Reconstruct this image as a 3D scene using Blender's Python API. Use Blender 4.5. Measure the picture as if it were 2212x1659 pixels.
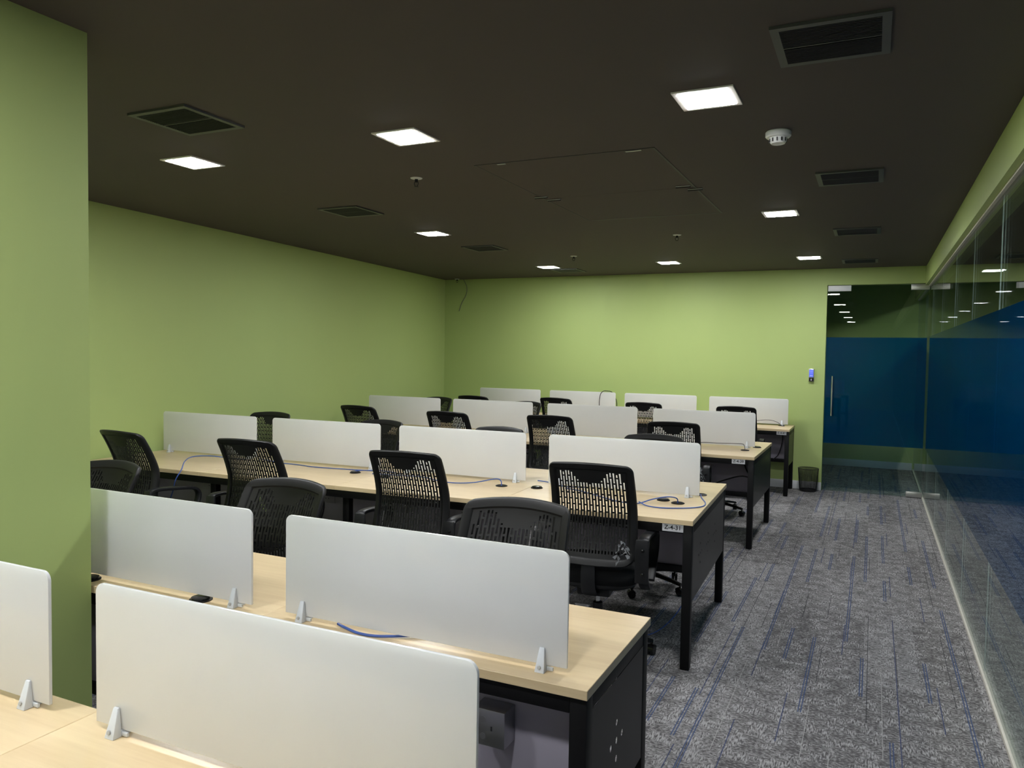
import bpy, bmesh, math, random
from mathutils import Vector, Matrix

random.seed(7)
scene = bpy.context.scene
C = scene.collection
for o in list(bpy.data.objects):
    bpy.data.objects.remove(o)

# ------------------------------------------------------------------ camera
YAW, PITCH, ROLL, FPX, CAMH = 0.43972, -0.041699, 0.015512, 1658.67, 1.56145
cy, sy, cp, sp, cr, sr = math.cos(YAW), math.sin(YAW), math.cos(PITCH), math.sin(PITCH), math.cos(ROLL), math.sin(ROLL)
fw = Vector((-sy * cp, cy * cp, sp)); r0 = Vector((cy, sy, 0)); u0 = r0.cross(fw)
rt = r0 * cr + u0 * sr; up = -r0 * sr + u0 * cr
cam_d = bpy.data.cameras.new('camera'); cam = bpy.data.objects.new('camera', cam_d); C.objects.link(cam)
cam_d.sensor_fit = 'HORIZONTAL'; cam_d.sensor_width = 36.0; cam_d.lens = FPX / 2212 * 36.0
cam_d.clip_start = 0.02; cam_d.clip_end = 100
M4 = Matrix(((rt.x, up.x, -fw.x, 0), (rt.y, up.y, -fw.y, 0), (rt.z, up.z, -fw.z, CAMH), (0, 0, 0, 1)))
cam.matrix_world = M4
scene.camera = cam

# ------------------------------------------------------------------ world, exposure
w = bpy.data.worlds.new('world'); scene.world = w; w.use_nodes = True
w.node_tree.nodes['Background'].inputs[0].default_value = (0.6, 0.7, 0.9, 1)
w.node_tree.nodes['Background'].inputs[1].default_value = 0.02
scene.view_settings.view_transform = 'Standard'
scene.view_settings.look = 'None'
scene.view_settings.gamma = 1.0
scene.view_settings.use_curve_mapping = False
scene.view_settings.exposure = 2.12
LIGHT_STRENGTH = 46.0
scene.cycles.transparent_max_bounces = 24
scene.cycles.max_bounces = 10
scene.cycles.diffuse_bounces = 6
scene.cycles.glossy_bounces = 6
scene.cycles.sample_clamp_indirect = 6.0

# ------------------------------------------------------------------ materials
def new_mat(name):
    m = bpy.data.materials.new(name); m.use_nodes = True
    nt = m.node_tree
    return m, nt, nt.nodes['Principled BSDF']

def srgb(r, g, b):
    f = lambda c: (c / 255 / 12.92) if c / 255 <= 0.04045 else ((c / 255 + 0.055) / 1.055) ** 2.4
    return (f(r), f(g), f(b), 1)

def plain(name, col, rough=0.5, metal=0.0, spec=0.5, var=0.06, scale=9.0, bump=0.0, bscale=200.0, coat=0.0):
    m, nt, p = new_mat(name)
    p.inputs['Roughness'].default_value = rough; p.inputs['Metallic'].default_value = metal
    p.inputs['Specular IOR Level'].default_value = spec
    p.inputs['Coat Weight'].default_value = coat; p.inputs['Coat Roughness'].default_value = 0.05
    tc = nt.nodes.new('ShaderNodeTexCoord'); nz = nt.nodes.new('ShaderNodeTexNoise')
    nz.inputs['Scale'].default_value = scale; nz.inputs['Detail'].default_value = 4
    nt.links.new(tc.outputs['Object'], nz.inputs['Vector'])
    mx = nt.nodes.new('ShaderNodeMix'); mx.data_type = 'RGBA'
    mx.inputs[6].default_value = tuple(c * (1 - var) for c in col[:3]) + (1,)
    mx.inputs[7].default_value = tuple(min(1, c * (1 + var)) for c in col[:3]) + (1,)
    nt.links.new(nz.outputs['Fac'], mx.inputs[0]); nt.links.new(mx.outputs[2], p.inputs['Base Color'])
    if bump:
        n2 = nt.nodes.new('ShaderNodeTexNoise'); n2.inputs['Scale'].default_value = bscale
        nt.links.new(tc.outputs['Object'], n2.inputs['Vector'])
        b = nt.nodes.new('ShaderNodeBump'); b.inputs['Strength'].default_value = bump; b.inputs['Distance'].default_value = 0.002
        nt.links.new(n2.outputs['Fac'], b.inputs['Height']); nt.links.new(b.outputs['Normal'], p.inputs['Normal'])
    return m

def mat_wood():
    m, nt, p = new_mat('maple_laminate')
    tc = nt.nodes.new('ShaderNodeTexCoord')
    mp = nt.nodes.new('ShaderNodeMapping'); mp.inputs['Scale'].default_value = (1.6, 26, 26)
    nt.links.new(tc.outputs['Object'], mp.inputs['Vector'])
    n1 = nt.nodes.new('ShaderNodeTexNoise'); n1.inputs['Scale'].default_value = 2.2; n1.inputs['Detail'].default_value = 6; n1.inputs['Distortion'].default_value = 0.6
    nt.links.new(mp.outputs[0], n1.inputs['Vector'])
    mp2 = nt.nodes.new('ShaderNodeMapping'); mp2.inputs['Scale'].default_value = (1.2, 5, 5)
    nt.links.new(tc.outputs['Object'], mp2.inputs['Vector'])
    n2 = nt.nodes.new('ShaderNodeTexNoise'); n2.inputs['Scale'].default_value = 2.0; n2.inputs['Detail'].default_value = 3
    nt.links.new(mp2.outputs[0], n2.inputs['Vector'])
    add = nt.nodes.new('ShaderNodeMath'); add.operation = 'ADD'
    ml = nt.nodes.new('ShaderNodeMath'); ml.operation = 'MULTIPLY'; ml.inputs[1].default_value = 0.5
    nt.links.new(n1.outputs['Fac'], add.inputs[0]); nt.links.new(n2.outputs['Fac'], add.inputs[1]); nt.links.new(add.outputs[0], ml.inputs[0])
    cr_ = nt.nodes.new('ShaderNodeValToRGB')
    cr_.color_ramp.elements[0].position = 0.34; cr_.color_ramp.elements[0].color = (0.60, 0.455, 0.265, 1)
    cr_.color_ramp.elements[1].position = 0.66; cr_.color_ramp.elements[1].color = (0.70, 0.56, 0.345, 1)
    nt.links.new(ml.outputs[0], cr_.inputs[0]); nt.links.new(cr_.outputs[0], p.inputs['Base Color'])
    p.inputs['Roughness'].default_value = 0.32
    return m

def mat_carpet():
    m, nt, p = new_mat('carpet_tiles')
    N, L = nt.nodes, nt.links
    def math_(op, a=None, b=None, va=0.0, vb=0.0):
        n = N.new('ShaderNodeMath'); n.operation = op
        n.inputs[0].default_value = va; n.inputs[1].default_value = vb
        if a is not None: L.new(a, n.inputs[0])
        if b is not None: L.new(b, n.inputs[1])
        return n.outputs[0]
    tc = N.new('ShaderNodeTexCoord'); sx = N.new('ShaderNodeSeparateXYZ'); L.new(tc.outputs['Object'], sx.inputs[0])
    X, Y = sx.outputs[0], sx.outputs[1]
    def white2(a, b):
        c = N.new('ShaderNodeCombineXYZ'); L.new(a, c.inputs[0]); L.new(b, c.inputs[1])
        wn = N.new('ShaderNodeTexWhiteNoise'); wn.noise_dimensions = '3D'; L.new(c.outputs[0], wn.inputs['Vector'])
        return wn.outputs['Value'], wn.outputs['Color']
    def lines(pitch, seglen, width, gap, prob, seed):
        xs = math_('DIVIDE', X, None, vb=pitch); xs = math_('ADD', xs, None, vb=seed * 13.37)
        ix = math_('FLOOR', xs)
        zero = N.new('ShaderNodeValue'); zero.outputs[0].default_value = seed * 3.1
        v1, c1 = white2(ix, zero.outputs[0])
        ys = math_('DIVIDE', Y, None, vb=seglen); ys = math_('ADD', ys, math_('MULTIPLY', v1, None, vb=9.0))
        iy = math_('FLOOR', ys)
        v2, c2 = white2(ix, iy)
        on = math_('LESS_THAN', v2, None, vb=prob)
        s2 = N.new('ShaderNodeSeparateColor'); L.new(c1, s2.inputs[0])
        off = math_('MULTIPLY_ADD', s2.outputs[1], None); off.node.inputs[1].default_value = 0.6; off.node.inputs[2].default_value = 0.2
        fx = math_('SUBTRACT', math_('FRACT', xs), off)
        d = math_('MULTIPLY', math_('ABSOLUTE', fx), None, vb=pitch)
        d = math_('ABSOLUTE', math_('SUBTRACT', d, None, vb=gap))
        ln = math_('LESS_THAN', d, None, vb=width)
        return math_('MULTIPLY', ln, on)
    blue = lines(0.125, 0.5, 0.0028, 0.0058, 0.46, 1)
    blue1 = lines(0.21, 0.5, 0.0024, 0.0, 0.5, 2)
    pale = lines(0.16, 0.5, 0.0015, 0.0, 0.25, 3)
    dark = lines(0.17, 0.5, 0.0016, 0.0, 0.35, 4)
    # heathered loop texture, brushed in both directions
    mp = N.new('ShaderNodeMapping'); mp.inputs['Scale'].default_value = (60, 110, 1); L.new(tc.outputs['Object'], mp.inputs['Vector'])
    n1 = N.new('ShaderNodeTexNoise'); n1.inputs['Scale'].default_value = 1.0; n1.inputs['Detail'].default_value = 5; n1.inputs['Roughness'].default_value = 0.65; L.new(mp.outputs[0], n1.inputs['Vector'])
    mp2 = N.new('ShaderNodeMapping'); mp2.inputs['Scale'].default_value = (170, 34, 1); L.new(tc.outputs['Object'], mp2.inputs['Vector'])
    n2 = N.new('ShaderNodeTexNoise'); n2.inputs['Scale'].default_value = 1.0; n2.inputs['Detail'].default_value = 3; L.new(mp2.outputs[0], n2.inputs['Vector'])
    n3 = N.new('ShaderNodeTexNoise'); n3.inputs['Scale'].default_value = 14.0; n3.inputs['Detail'].default_value = 3; L.new(tc.outputs['Object'], n3.inputs['Vector'])
    # carpet tile to tile shade
    tx = math_('FLOOR', math_('DIVIDE', X, None, vb=0.25)); ty = math_('FLOOR', math_('MULTIPLY', Y, None, vb=1.0))
    vt, _ = white2(tx, ty)
    sel = N.new('ShaderNodeMix'); sel.data_type = 'FLOAT'
    th = math_('GREATER_THAN', n3.outputs['Fac'], None, vb=0.52)
    L.new(th, sel.inputs[0]); L.new(n1.outputs['Fac'], sel.inputs[2]); L.new(n2.outputs['Fac'], sel.inputs[3])
    f = math_('ADD', sel.outputs[0], math_('MULTIPLY', math_('SUBTRACT', vt, None, vb=0.5), None, vb=0.07))
    f = math_('ADD', f, math_('MULTIPLY', math_('SUBTRACT', n3.outputs['Fac'], None, vb=0.5), None, vb=0.35))
    ramp = N.new('ShaderNodeValToRGB')
    ramp.color_ramp.elements[0].position = 0.40; ramp.color_ramp.elements[0].color = (0.085, 0.081, 0.081, 1)
    ramp.color_ramp.elements[1].position = 0.64; ramp.color_ramp.elements[1].color = (0.362, 0.350, 0.350, 1)
    L.new(f, ramp.inputs[0])
    col = ramp.outputs[0]
    for fac, c in ((pale, (0.34, 0.33, 0.32, 1)), (dark, (0.03, 0.03, 0.035, 1)), (blue1, (0.045, 0.058, 0.125, 1)), (blue, (0.048, 0.074, 0.155, 1))):
        mx = N.new('ShaderNodeMix'); mx.data_type = 'RGBA'; mx.inputs[7].default_value = c
        k = math_('MULTIPLY', fac, None, vb=0.85)
        L.new(k, mx.inputs[0]); L.new(col, mx.inputs[6]); col = mx.outputs[2]
    L.new(col, p.inputs['Base Color'])
    p.inputs['Roughness'].default_value = 0.95; p.inputs['Specular IOR Level'].default_value = 0.1
    b = N.new('ShaderNodeBump'); b.inputs['Strength'].default_value = 0.5; b.inputs['Distance'].default_value = 0.004
    L.new(sel.outputs[0], b.inputs['Height']); L.new(b.outputs[0], p.inputs['Normal'])
    return m

def mat_glass(name, tint, diff=None, dfac=0.0, ior=1.5, rough=0.0):
    m = bpy.data.materials.new(name); m.use_nodes = True
    nt = m.node_tree; N, L = nt.nodes, nt.links
    N.remove(N['Principled BSDF']); out = N['Material Output']
    tr = N.new('ShaderNodeBsdfTransparent')
    tcn = N.new('ShaderNodeTexCoord'); nz = N.new('ShaderNodeTexNoise'); nz.inputs['Scale'].default_value = 2.0
    L.new(tcn.outputs['Object'], nz.inputs['Vector'])
    mc = N.new('ShaderNodeMix'); mc.data_type = 'RGBA'
    mc.inputs[6].default_value = tuple(c * 0.97 for c in tint[:3]) + (1,); mc.inputs[7].default_value = tint
    L.new(nz.outputs['Fac'], mc.inputs[0]); L.new(mc.outputs[2], tr.inputs['Color'])
    gl = N.new('ShaderNodeBsdfGlossy'); gl.inputs['Roughness'].default_value = rough
    fr = N.new('ShaderNodeFresnel'); fr.inputs['IOR'].default_value = ior
    base = tr.outputs[0]
    if diff:
        df = N.new('ShaderNodeBsdfDiffuse'); df.inputs['Color'].default_value = diff
        tl = N.new('ShaderNodeBsdfTranslucent'); tl.inputs['Color'].default_value = diff
        m1 = N.new('ShaderNodeMixShader'); m1.inputs[0].default_value = 0.5
        L.new(df.outputs[0], m1.inputs[1]); L.new(tl.outputs[0], m1.inputs[2])
        m2 = N.new('ShaderNodeMixShader'); m2.inputs[0].default_value = dfac
        L.new(tr.outputs[0], m2.inputs[1]); L.new(m1.outputs[0], m2.inputs[2]); base = m2.outputs[0]
    mx = N.new('ShaderNodeMixShader')
    # the same reflectance from both faces of the sheet
    geo = N.new('ShaderNodeNewGeometry'); mi = N.new('ShaderNodeMix'); mi.data_type = 'FLOAT'
    mi.inputs[2].default_value = ior; mi.inputs[3].default_value = 1 / ior
    L.new(geo.outputs['Backfacing'], mi.inputs[0]); L.new(mi.outputs[0], fr.inputs['IOR'])
    L.new(fr.outputs[0], mx.inputs[0]); L.new(base, mx.inputs[1]); L.new(gl.outputs[0], mx.inputs[2])
    L.new(mx.outputs[0], out.inputs['Surface'])
    return m

def mat_frosted():
    m, nt, p = new_mat('white_frosted_glass')
    N, L = nt.nodes, nt.links
    p.inputs['Base Color'].default_value = (0.80, 0.81, 0.80, 1)
    p.inputs['Roughness'].default_value = 0.55
    p.inputs['Coat Weight'].default_value = 1.0; p.inputs['Coat Roughness'].default_value = 0.03; p.inputs['Coat IOR'].default_value = 1.5
    tc = N.new('ShaderNodeTexCoord'); nz = N.new('ShaderNodeTexNoise'); nz.inputs['Scale'].default_value = 6
    L.new(tc.outputs['Object'], nz.inputs['Vector'])
    mx = N.new('ShaderNodeMix'); mx.data_type = 'RGBA'
    mx.inputs[6].default_value = (0.78, 0.79, 0.79, 1); mx.inputs[7].default_value = (0.82, 0.83, 0.83, 1)
    L.new(nz.outputs['Fac'], mx.inputs[0]); L.new(mx.outputs[2], p.inputs['Base Color'])
    tl = N.new('ShaderNodeBsdfTranslucent'); L.new(mx.outputs[2], tl.inputs['Color'])
    ms = N.new('ShaderNodeMixShader'); ms.inputs[0].default_value = 0.25
    out = N['Material Output']
    L.new(p.outputs[0], ms.inputs[1]); L.new(tl.outputs[0], ms.inputs[2]); L.new(ms.outputs[0], out.inputs['Surface'])
    return m

def mat_emit(name, col, strength, tex=False):
    m, nt, p = new_mat(name)
    p.inputs['Base Color'].default_value = tuple(c * 0.5 for c in col[:3]) + (1,)
    p.inputs['Emission Color'].default_value = col; p.inputs['Emission Strength'].default_value = strength
    return m

GREEN = plain('green_wall_paint', (0.405, 0.508, 0.182), 0.55, spec=0.3, var=0.02, scale=1.5, bump=0.05, bscale=350)
CEIL = plain('dark_ceiling_paint', (0.093, 0.079, 0.073), 0.75, spec=0.25, var=0.03, scale=2, bump=0.04, bscale=300)
CARPET = mat_carpet()
WOOD = mat_wood()
FROST = mat_frosted()
BLACK = plain('black_powder_coat', (0.004, 0.004, 0.0045), 0.5, spec=0.25, var=0.1, bump=0.05, bscale=900)
BLACKPANEL = plain('black_steel_panel', (0.005, 0.0053, 0.006), 0.32, spec=0.15, var=0.1, scale=5)
CHAIRBK = plain('black_chair_plastic', (0.011, 0.011, 0.011), 0.5, spec=0.3, var=0.1, bump=0.08, bscale=700)
CHAIRARM = plain('dark_arm_plastic', (0.013, 0.0135, 0.015), 0.42, spec=0.35, var=0.1)
GLOSSBK = plain('gloss_black_nylon', (0.006, 0.006, 0.006), 0.22, spec=0.4, var=0.1)
SEATBK = plain('black_seat_fabric', (0.009, 0.0095, 0.010), 0.9, spec=0.15, var=0.25, scale=160, bump=0.3, bscale=900)
TEAL = plain('teal_seat_fabric', (0.010, 0.085, 0.085), 0.9, spec=0.15, var=0.25, scale=160, bump=0.3, bscale=900)
CHROME = plain('bright_steel', (0.62, 0.62, 0.62), 0.22, metal=1.0, var=0.04)
GALV = plain('galvanised_steel', (0.42, 0.43, 0.44), 0.3, metal=1.0, var=0.12, scale=14)
ALU = plain('brushed_aluminium', (0.60, 0.60, 0.58), 0.35, metal=1.0, var=0.06, scale=20)
CHAN = plain('pale_channel_metal', (0.60, 0.57, 0.50), 0.45, var=0.12, scale=30)
ALUPALE = plain('pale_anodised_skirting', (0.70, 0.71, 0.72), 0.4, var=0.05)
WHITEP = plain('white_plastic', (0.72, 0.73, 0.73), 0.4, var=0.03)
CLAMPM = plain('pale_grey_clamp_plastic', (0.62, 0.65, 0.68), 0.35, var=0.03)
CAPM = plain('grey_cap', (0.40, 0.40, 0.38), 0.4, var=0.05)
LAV = plain('lavender_grey_panel', (0.36, 0.335, 0.40), 0.5, var=0.04)
VENT = plain('black_vent_metal', (0.055, 0.057, 0.062), 0.4, var=0.1)
VENTF = plain('dark_grey_vent_frame', (0.062, 0.064, 0.065), 0.45, var=0.08)
BLUEC = plain('blue_cable_jacket', (0.045, 0.10, 0.36), 0.4, var=0.08)
GREYC = plain('grey_cable_jacket', (0.10, 0.10, 0.11), 0.45, var=0.08)
BLACKC = plain('black_cable_jacket', (0.012, 0.012, 0.014), 0.45, var=0.08)
CLEARP = plain('clear_connector', (0.55, 0.57, 0.58), 0.25, var=0.05)
WRAP = mat_glass('clear_plastic_wrap', (0.85, 0.86, 0.87, 1), diff=(0.75, 0.77, 0.79, 1), dfac=0.3, ior=1.6, rough=0.12)
GLASS = mat_glass('clear_glass', (0.88, 0.94, 0.92, 1))
FILM = mat_glass('blue_window_film', (0.16, 0.56, 0.74, 1), diff=(0.001, 0.10, 0.29, 1), dfac=0.28, ior=1.30)
PANELLIGHT = mat_emit('lit_led_diffuser', (0.97, 0.985, 1.0, 1), LIGHT_STRENGTH)
LFRAME = plain('white_lamp_frame', (0.78, 0.74, 0.70), 0.5, var=0.03)
SCREENBL = mat_emit('lit_blue_display', (0.10, 0.17, 1.0, 1), 0.14)
PLATEW = plain('white_name_plate', (0.75, 0.75, 0.77), 0.45, var=0.02)
INK = plain('black_ink', (0.01, 0.01, 0.012), 0.5, var=0.05)
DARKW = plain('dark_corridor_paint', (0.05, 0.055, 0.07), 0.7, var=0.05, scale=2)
WIRE = plain('black_wire', (0.008, 0.008, 0.008), 0.4, var=0.1)

# ------------------------------------------------------------------ mesh helpers
class MB:
    def __init__(s): s.v = []; s.f = []
    def add(s, vs, fs):
        b = len(s.v); s.v += [tuple(v) for v in vs]; s.f += [tuple(i + b for i in f) for f in fs]; return s
    def box(s, x0, x1, y0, y1, z0, z1):
        return s.add([(x0,y0,z0),(x1,y0,z0),(x1,y1,z0),(x0,y1,z0),(x0,y0,z1),(x1,y0,z1),(x1,y1,z1),(x0,y1,z1)],
                     [(0,3,2,1),(4,5,6,7),(0,1,5,4),(1,2,6,5),(2,3,7,6),(3,0,4,7)])
    def hexa(s, pts):
        return s.add(pts, [(0,3,2,1),(4,5,6,7),(0,1,5,4),(1,2,6,5),(2,3,7,6),(3,0,4,7)])
    def tube(s, pts, r, n=8, cap=True):
        pts = [Vector(p) for p in pts]; rings = []
        rr = r if isinstance(r, (list, tuple)) else [r] * len(pts)
        up0 = None
        for i, p in enumerate(pts):
            t = (pts[min(i + 1, len(pts) - 1)] - pts[max(i - 1, 0)]).normalized()
            if up0 is None:
                up0 = Vector((0, 0, 1)) if abs(t.z) < 0.9 else Vector((1, 0, 0))
            a = t.cross(up0).normalized(); bb = a.cross(t).normalized(); up0 = bb
            rings.append([p + (a * math.cos(2 * math.pi * k / n) + bb * math.sin(2 * math.pi * k / n)) * rr[i] for k in range(n)])
        vs = [v for rg in rings for v in rg]; fs = []
        for i in range(len(pts) - 1):
            for k in range(n):
                fs.append((i * n + k, i * n + (k + 1) % n, (i + 1) * n + (k + 1) % n, (i + 1) * n + k))
        if cap:
            fs.append(tuple(reversed(range(n)))); m = (len(pts) - 1) * n; fs.append(tuple(m + k for k in range(n)))
        return s.add(vs, fs)
    def lathe(s, prof, n=24, c=(0, 0, 0), axis='z', a0=0, closed=True):
        vs = []; fs = []
        for (r, h) in prof:
            for k in range(n):
                a = 2 * math.pi * k / n + a0
                if axis == 'z': vs.append((c[0] + r * math.cos(a), c[1] + r * math.sin(a), c[2] + h))
                elif axis == 'y': vs.append((c[0] + r * math.cos(a), c[1] + h, c[2] + r * math.sin(a)))
                else: vs.append((c[0] + h, c[1] + r * math.cos(a), c[2] + r * math.sin(a)))
        for i in range(len(prof) - 1):
            for k in range(n):
                fs.append((i * n + k, i * n + (k + 1) % n, (i + 1) * n + (k + 1) % n, (i + 1) * n + k))
        if closed:
            fs.append(tuple(range(n))); m = (len(prof) - 1) * n; fs.append(tuple(m + k for k in reversed(range(n))))
        return s.add(vs, fs)
    def extrude(s, poly, y0, y1):
        n = len(poly)
        vs = [(x, y0, z) for x, z in poly] + [(x, y1, z) for x, z in poly]
        fs = [tuple(range(n)), tuple(reversed(range(n, 2 * n)))]
        for k in range(n): fs.append((k, k + n, (k + 1) % n + n, (k + 1) % n))
        return s.add(vs, fs)
    def mesh(s, name, mat, bevel=0.0, seg=2, smooth=False, weld=False, angle=35):
        me = bpy.data.meshes.new(name); me.from_pydata(s.v, [], s.f)
        bm = bmesh.new(); bm.from_mesh(me)
        if weld: bmesh.ops.remove_doubles(bm, verts=bm.verts, dist=1e-5)
        bmesh.ops.recalc_face_normals(bm, faces=bm.faces)
        if bevel:
            es = [e for e in bm.edges if len(e.link_faces) == 2 and e.calc_face_angle(0) > math.radians(30)]
            bmesh.ops.bevel(bm, geom=es, offset=bevel, segments=seg, profile=0.5, affect='EDGES', clamp_overlap=True)
        if smooth or bevel:
            for f in bm.faces: f.smooth = True
            for e in bm.edges:
                if len(e.link_faces) == 2 and e.calc_face_angle(0) > math.radians(angle): e.smooth = False
        bm.to_mesh(me); bm.free(); me.materials.append(mat)
        return me
    def build(s, name, mat, parent=None, loc=None, **k):
        return obj(name, s.mesh(name, mat, **k), parent, loc)

def obj(name, me, parent=None, loc=None, rotz=0.0):
    o = bpy.data.objects.new(name, me); C.objects.link(o)
    if parent: o.parent = parent
    if loc: o.location = loc
    o.rotation_euler.z = rotz
    return o
def tag(o, label, cat, group=None):
    o['label'] = label; o['category'] = cat
    if group: o['group'] = group
    return o
def thing(name, label, cat, loc=(0, 0, 0), rotz=0.0, group=None):
    o = bpy.data.objects.new(name, None); C.objects.link(o); o.empty_display_size = 0.1
    o.location = loc; o.rotation_euler = (0, 0, rotz)
    return tag(o, label, cat, group)
def struct(o): o['kind'] = 'structure'; return o
def copy_tree(o, parent=None):
    c = o.copy(); C.objects.link(c); c.parent = parent
    for ch in o.children: copy_tree(ch, c)
    return c
def bz(pts, n=8):
    """smooth Catmull-Rom path through the points"""
    P = [Vector(p) for p in pts]; P = [P[0] * 2 - P[1]] + P + [P[-1] * 2 - P[-2]]; out = []
    for i in range(1, len(P) - 2):
        for k in range(n):
            t = k / n; a, b, c, d = P[i - 1], P[i], P[i + 1], P[i + 2]
            out.append(0.5 * ((2 * b) + (c - a) * t + (2 * a - 5 * b + 4 * c - d) * t * t + (3 * b - a - 3 * c + d) * t ** 3))
    out.append(P[-2]); return out
def text_mesh(txt, size, mat, name):
    cu = bpy.data.curves.new(name, 'FONT'); cu.body = txt; cu.size = size; cu.align_x = 'CENTER'; cu.align_y = 'CENTER'; cu.extrude = 0.0004; cu.offset = size * 0.012
    o = bpy.data.objects.new(name, cu); C.objects.link(o)
    dg = bpy.context.evaluated_depsgraph_get()
    me = bpy.data.meshes.new_from_object(o.evaluated_get(dg)); me.name = name
    bpy.data.objects.remove(o); me.materials.clear(); me.materials.append(mat)
    return me
def holed_panel(w, h, holes, t, mat, name):
    """flat steel panel w x h in (x,z), origin at its centre, with real round holes"""
    cu = bpy.data.curves.new(name, 'CURVE'); cu.dimensions = '2D'; cu.fill_mode = 'BOTH'; cu.extrude = t / 2
    def loop(pts):
        sp_ = cu.splines.new('POLY'); sp_.points.add(len(pts) - 1)
        for p_, q in zip(sp_.points, pts): p_.co = (q[0], q[1], 0, 1)
        sp_.use_cyclic_u = True
    loop([(-w/2, -h/2), (w/2, -h/2), (w/2, h/2), (-w/2, h/2)])
    for (x, z, r) in holes: loop([(x + r * math.cos(2*math.pi*k/12), z + r * math.sin(2*math.pi*k/12)) for k in range(12)])
    o = bpy.data.objects.new(name, cu); C.objects.link(o)
    dg = bpy.context.evaluated_depsgraph_get(); me = bpy.data.meshes.new_from_object(o.evaluated_get(dg)); me.name = name
    bpy.data.objects.remove(o); me.materials.clear(); me.materials.append(mat)
    return me

# ------------------------------------------------------------------ setting
ZC, ZH, YB, XG, XR = 2.579, 2.367, 9.617, 0.544, 0.49
YN, YF, XC = -6.0, 12.0, 2.3
struct(MB().box(-6.2, XC + .1, YN - .1, YF + .1, -0.05, 0).build('floor', CARPET))
struct(MB().box(-6.2, XC + .1, YN - .1, YF + .1, ZC, ZC + 0.05).build('ceiling', CEIL))
# left wall: runs a few degrees off the aisle
def lwx(y): return -5.032 - (y - 3.649) * (5.609 - 5.032) / (9.618 - 3.649)
struct(MB().hexa([(lwx(YN) - .12, YN, 0), (lwx(YN), YN, 0), (lwx(YB), YB, 0), (lwx(YB) - .12, YB, 0),
                  (lwx(YN) - .12, YN, ZC), (lwx(YN), YN, ZC), (lwx(YB), YB, ZC), (lwx(YB) - .12, YB, ZC)]).build('wall_left', GREEN))
DXL, DXR, DZ = -0.512, 0.536, 2.385
wb = MB(); wb.box(-6.0, DXL, YB, YB + .12, 0, ZC); wb.box(DXL, XG, YB, YB + .12, DZ + .004, ZC)
struct(wb.build('wall_back', GREEN))
struct(MB().box(-6.0, XC + .1, YN - .1, YN, 0, ZC).build('wall_rear', GREEN))
struct(MB().box(-0.9, XC + .1, YF, YF + .1, 0, ZC).build('wall_corridor_end', GREEN))
struct(MB().box(-1.0, -0.9, YB + .12, YF, 0, ZC).build('wall_corridor_left', GREEN))
struct(MB().box(XC, XC + .1, YN, YF, 0, ZC).build('wall_corridor_right', DARKW))
struct(MB().box(-6.0, DXL, YB - .012, YB, 0, 0.095).build('baseboard_back', ALUPALE, bevel=.002))
struct(MB().box(-0.9, XG - .02, YF - .012, YF, 0, 0.10).build('baseboard_corridor', ALUPALE, bevel=.002))
struct(MB().box(XG + .02, XC, YF - .012, YF, 0, 0.10).build('baseboard_corridor_far', ALUPALE, bevel=.002))
# square pillar that stands between the two nearest desk rows
struct(MB().box(-2.95, -2.355, 1.15, 1.709, 0, ZC).build('wall_column', GREEN))
# right side: green bulkhead over a frameless glass wall
wr = struct(MB().box(XR, XG + .12, YN, YF, ZH, ZC).build('wall_right', GREEN))
MB().box(XG - .022, XG + .022, YN, YF, ZH - .012, ZH + .002).build('top_channel', CHAN, wr)
MB().box(XG - .016, XG + .016, YN, YF, 0, 0.018).build('floor_channel', CHAN, wr)
FZ0, FZ1 = 0.575, 1.80
seams = [YN, -4.95, -3.77, -2.59, -1.41, -0.23, .95, 2.11, 3.25, 4.39, 5.54, 6.705, 7.93, 9.18, 10.36, YF]
for a, b in zip(seams[:-1], seams[1:]):
    g = MB().box(XG - .006, XG + .006, a + .0012, b - .0012, .018, ZH - .012).build('glass_pane', GLASS, wr)
    MB().box(XG - .0075, XG - .0065, a + .0012, b - .0012, FZ0, FZ1).build('blue_film', FILM, g)
    MB().box(XG - .003, XG + .003, b - .0011, b + .0011, .018, ZH - .012).build('silicone_joint', plain('silicone_joint', (0.62, 0.65, 0.64), 0.3, var=.03) if 'silicone_joint' not in bpy.data.materials else bpy.data.materials['silicone_joint'], wr)
# glass door
d1 = bpy.data.objects.new('door_1', None); C.objects.link(d1); struct(d1)
DYC = YB + .03
g = MB().box(DXL + .006, DXR - .012, DYC - .006, DYC + .006, .012, DZ - .004).build('glass_leaf', GLASS, d1)
MB().box(DXL + .006, DXR - .012, DYC - .0075, DYC - .0065, FZ0 - .015, 1.788).build('blue_film', FILM, g)
MB().box(DXL + .006, -0.26, DYC - .018, DYC + .018, DZ - .066, DZ - .002).build('patch_lock', WHITEP, d1, bevel=.002)
MB().box(0.35, DXR - .004, DYC - .018, DYC + .018, DZ - .066, DZ - .002).build('patch_hinge', ALU, d1, bevel=.002)
MB().box(0.37, DXR - .004, DYC - .018, DYC + .018, .008, .07).build('patch_hinge', ALU, d1, bevel=.002)
hd = MB(); hd.tube([(-0.425, DYC - .055, .88), (-0.425, DYC - .055, 1.34)], .0125, 12)
hd = hd.build('pull_handle', CHROME, d1, smooth=True)
for z in (.98, 1.24):
    MB().tube([(-0.425, DYC - .055, z), (-0.425, DYC - .006, z)], .007, 10).build('handle_stud', CHROME, hd, smooth=True)

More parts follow.
